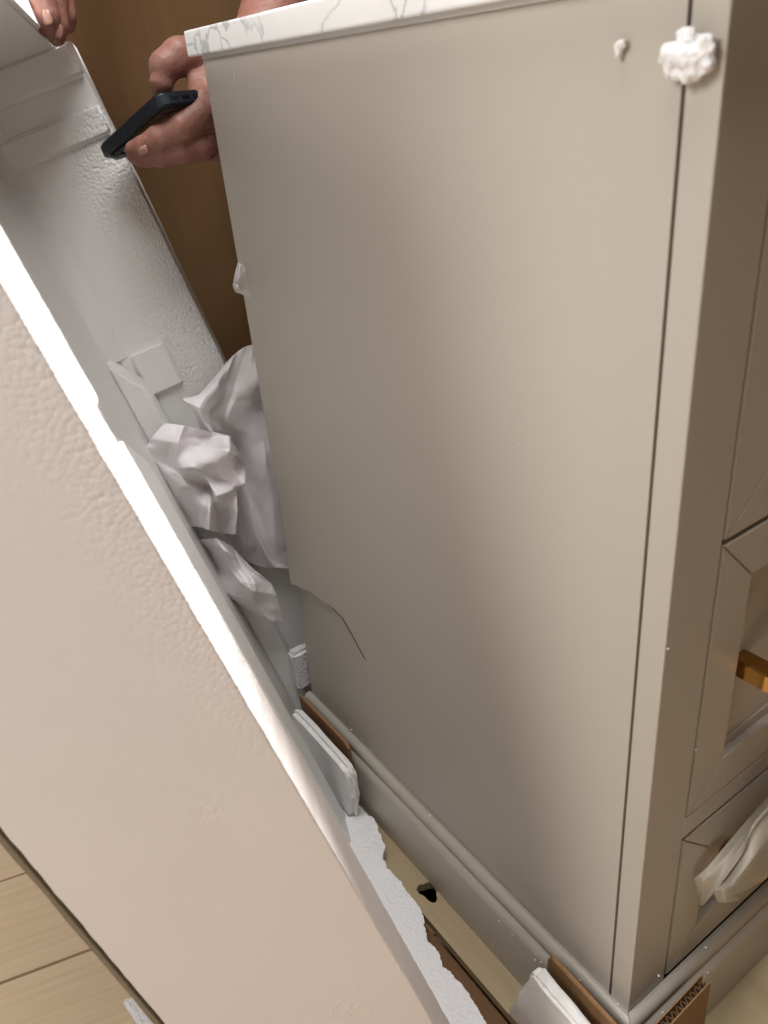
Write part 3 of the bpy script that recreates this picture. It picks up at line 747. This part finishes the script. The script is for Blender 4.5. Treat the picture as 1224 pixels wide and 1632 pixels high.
crumple('plastic_scrap', [
    [(379, 418, .16), (383, 420, .165), (392, 425, .16)], [(374, 438, .165), (381, 440, .18), (396, 445, .16)],
    [(371, 455, .16), (380, 458, .175), (398, 462, .16)], [(376, 466, .155), (388, 470, .17), (402, 476, .16)]],
    8, .003, M['plastic'], 'small torn clear plastic scrap behind the cabinet back edge', 'plastic', 21)
crumple('foam_wrap', [
    [(1106, 1399, -.004), (1115, 1393, -.008), (1128, 1381, -.010), (1176, 1324, -.010), (1224, 1270, -.010), (1310, 1180, -.010)],
    [(1109, 1412, -.005), (1120, 1406, -.012), (1138, 1390, -.016), (1182, 1334, -.018), (1226, 1276, -.018), (1312, 1186, -.018)],
    [(1113, 1428, -.004), (1122, 1424, -.012), (1146, 1402, -.020), (1182, 1348, -.024), (1216, 1296, -.024), (1312, 1194, -.024)],
    [(1115, 1440, -.003), (1121, 1442, -.008), (1142, 1417, -.022), (1181, 1364, -.028), (1206, 1312, -.028), (1312, 1200, -.028)]],
    12, .0010, M['film'], 'pale foam film strip wrapped over the bottom drawer handle', 'foam film', 31, plane=('y', 0), thick=.0003)
crumple('foam_wrap', [
    [(1138, 1416, -.020), (1160, 1396, -.023), (1186, 1350, -.025), (1206, 1306, -.025), (1310, 1200, -.025)],
    [(1142, 1422, -.024), (1166, 1408, -.033), (1194, 1376, -.035), (1222, 1340, -.035), (1314, 1248, -.035)],
    [(1148, 1428, -.026), (1172, 1426, -.036), (1200, 1412, -.037), (1228, 1392, -.037), (1316, 1322, -.037)]],
    12, .0008, M['film'], 'second foam film strip beneath the first on the bottom drawer', 'foam film', 33, plane=('y', 0), thick=.0003)
crumple('film_tail', [[(1137, 1422, -.020), (1150, 1416, -.034), (1167, 1414, -.037)], [(1140, 1430, -.020), (1155, 1428, -.036), (1173, 1426, -.038)], [(1144, 1438, -.020), (1158, 1438, -.034), (1178, 1435, -.034)]],
    8, .0006, M['film'], 'short loose film tail hanging below the wrapped bottom drawer handle', 'foam film', 35, plane=('y', 0), thick=.0003)

# ================================================================== HANDS AND PHONE
def hand(name, chains, label, parent, nails=(), vox=.0016):
    me2 = sdf_mesh(name, [[(at_depth(*p[:3]), p[3]) for p in ch] for ch in chains], vox, .0026)
    o = link(name, me2, None, parent)
    roughen(me2, lambda c: .0005 * noise.noise(c * 110) + .00025 * noise.noise(c * 330))
    me2.materials.clear(); me2.materials.append(M['skin']); me2.shade_smooth()
    o['label'] = label
    o.matrix_parent_inverse = Matrix.Identity(4); me2.transform(PO)
    for (px, py, d, dirpx, ln, wd, tilt) in nails:
        # an oval curved plate lying on the finger
        c = at_depth(px, py, d); dd = (at_depth(px + dirpx[0], py + dirpx[1], d + dirpx[2]) - c).normalized()
        nn = (c2w(Vector(tilt))).normalized(); nn = (nn - dd * nn.dot(dd)).normalized(); ss = dd.cross(nn)
        bm = bmesh.new(); rows = []
        for i in range(9):
            y = -1 + 2 * i / 8; row = []
            wf = (1 - max(0, y) ** 4 * .5) * (1 - max(0, -y) ** 6 * .35)
            for j in range(9):
                x = -1 + 2 * j / 8
                q = c + dd * (y * ln / 2) + ss * (x * wd / 2 * wf) - nn * (.32 * wd * (x * wf) ** 2 * .8 + .0012 * y * y)
                row.append(bm.verts.new(q))
            rows.append(row)
        for i in range(8):
            for j in range(8): bm.faces.new((rows[i][j], rows[i][j + 1], rows[i + 1][j + 1], rows[i + 1][j]))
        bmesh.ops.transform(bm, matrix=PO, verts=bm.verts); k = finish(bm, 'fingernail', M['nail'], o, smooth=True); md = k.modifiers.new('t', 'SOLIDIFY'); md.thickness = .0007
    return o
# hand holding the phone, hanging behind the cabinet's back edge
person = empty('person', at_depth(330, 0, .88), 'person holding a dark phone and gripping the foam tray edge', 'person')
PO = Matrix.Translation(-person.location)
hand('hand', [
    [(560, -330, .98, .050), (500, -150, .94, .045), (450, -10, .90, .040), (418, 75, .875, .034), (400, 120, .86, .031)],           # forearm, wrist
    [(400, 120, .86, .030), (372, 150, .84, .030), (352, 178, .82, .026), (350, 222, .822, .022)],                                  # palm
    [(400, 120, .86, .028), (366, 125, .83, .024), (338, 158, .806, .0205), (334, 186, .800, .0190), (345, 205, .81, .020)],
    [(385, 118, .85, .026), (350, 98, .825, .0235), (318, 92, .805, .0205), (286, 90, .79, .0175), (263, 106, .785, .0152), (258, 132, .787, .0112), (258, 148, .793, .009)],   # thumb
    [(356, 132, .82, .016), (334, 126, .80, .0120), (312, 128, .795, .0085), (318, 146, .795, .0115), (322, 165, .79, .0150), (328, 182, .79, .0165)],   # web fold and index root
    [(346, 172, .80, .0175), (320, 184, .786, .0158), (288, 203, .777, .0142), (254, 221, .776, .0122), (228, 235, .780, .0102), (213, 239, .784, .0085)],   # ring finger along the phone back
    [(352, 216, .812, .0170), (322, 234, .799, .0135), (290, 241, .792, .0125), (256, 248, .788, .0108), (227, 251, .789, .0090), (214, 249, .792, .0075)],     # little finger below
    [(345, 160, .82, .013), (310, 170, .815, .011), (285, 190, .815, .010), (262, 205, .82, .009)]],                                   # middle finger, behind
    'hand and forearm holding the phone', person,
    nails=[(224, 238, .7705, (-10, 4, .003), .0125, .0098, (-.1, .30, -1))])
# second hand over the top edge of the tray
hand('hand', [
    [(150, -420, .86, .040), (115, -260, .83, .034)],
    [(115, -260, .83, .032), (80, -170, .80, .026), (62, -110, .785, .020)],
    [(115, -260, .83, .030), (110, -170, .81, .026), (95, -110, .80, .020)],
    [(115, -260, .83, .028), (135, -170, .82, .022), (118, -110, .81, .018)],
    [(66, -110, .785, .014), (60, -55, .755, .0122), (66, -8, .742, .0118), (75, 28, .744, .0112), (78, 44, .750, .0095)],
    [(92, -110, .80, .014), (88, -55, .765, .0118), (88, -5, .755, .0112), (91, 40, .757, .0105), (90, 58, .762, .0085)],
    [(116, -105, .81, .013), (108, -55, .785, .011), (104, -8, .772, .0098), (106, 26, .772, .0092), (107, 40, .776, .0078)],
    [(70, -200, .80, .018), (35, -150, .79, .014), (20, -105, .79, .0115), (12, -80, .80, .010)]],
    'fingertips gripping the top edge of the foam tray', person,
    nails=[(72, 27, .7325, (5, 16, .002), .0135, .0105, (-.25, .12, -1)), (91, 49, .7475, (0, 14, .003), .0115, .0095, (.0, .3, -1))])

def phone():
    B = at_depth(250, 147, .742)
    e1 = (B - at_depth(153, 236, .832)); L = e1.length; e1 = e1.normalized()
    e2 = at_depth(304, 141, .766) - B; e2 = (e2 - e1 * e2.dot(e1)).normalized(); n = e1.cross(e2).normalized()
    Wd, T = .062, .0125
    if n.dot(Vector((0, 0, 1))) < 0: n = -n
    # local frame: x = across (e2), y = along towards the port end (e1), z = towards the screen (n)
    rot = Matrix((e2, e1, n)).transposed()
    root = empty('phone', B - e1 * L, 'smartphone in a dark navy case held by the hand', 'phone', rot=rot)
    def rr_poly(x0, x1, y0, y1, r, k=6):
        P = []
        for cx, cy, a0 in ((x1 - r, y1 - r, 0), (x0 + r, y1 - r, 90), (x0 + r, y0 + r, 180), (x1 - r, y0 + r, 270)):
            for i in range(k + 1):
                a = math.radians(a0 + 90 * i / k); P.append(Vector((cx + r * math.cos(a), cy + r * math.sin(a), 0)))
        return P
    def part(name, poly, z0, z1, m, bev, par=root):
        bm = bmesh.new(); prism(bm, [p + Vector((0, 0, z0)) for p in poly], (0, 0, z1 - z0)); bmesh.ops.recalc_face_normals(bm, faces=bm.faces)
        if bev: bmesh.ops.bevel(bm, geom=[e for e in bm.edges if e.calc_face_angle(0) > .9], offset=bev, segments=3, affect='EDGES')
        o = finish(bm, name, m, par); auto_smooth(o, 45); return o
    case = part('case', rr_poly(0, Wd, 0, L, .011), -T, 0, M['phone'], .0018)
    part('screen', rr_poly(.003, Wd - .003, .003, L - .003, .009), .0002, .0008, M['phone_glass'], 0)
    part('back_plate', rr_poly(.007, Wd - .007, .050, L - .007, .007), -T - .0006, -T + .0002, M['phone_back'], 0)
    hump = part('camera_hump', rr_poly(.005, .043, .005, .044, .009), -T - .0028, -T + .0002, M['phone'], .001)
    for cx, cy in ((.0145, .0145), (.0335, .0245), (.0145, .0345)):
        part('lens_ring', rr_poly(cx - .0075, cx + .0075, cy - .0075, cy + .0075, .0074), -T - .0040, -T - .0026, M['ring'], 0, hump)
        part('lens', rr_poly(cx - .0060, cx + .0060, cy - .006, cy + .006, .0059), -T - .0044, -T - .0039, M['lens'], 0, hump)
    # port and speaker slots on the short edge
    for x, w_ in ((Wd / 2 - .0045, .009), (Wd / 2 - .018, .0016), (Wd / 2 - .0145, .0016), (Wd / 2 - .011, .0016), (Wd / 2 + .0095, .0016), (Wd / 2 + .013, .0016), (Wd / 2 + .0165, .0016)):
        bm = bmesh.new(); pbox(bm, (x, L - .0004, -T / 2 - .0016), (x + w_, L + .0003, -T / 2 + .0016)); finish(bm, 'port', M['phone_glass'], case)
    for y in (.030, .046):
        bm = bmesh.new(); pbox(bm, (-.0007, y, -T / 2 - .0018), (.0004, y + .012, -T / 2 + .0018)); bmesh.ops.bevel(bm, geom=bm.edges[:], offset=.0004, segments=1, affect='EDGES'); finish(bm, 'side_button', M['phone'], case)
phone()
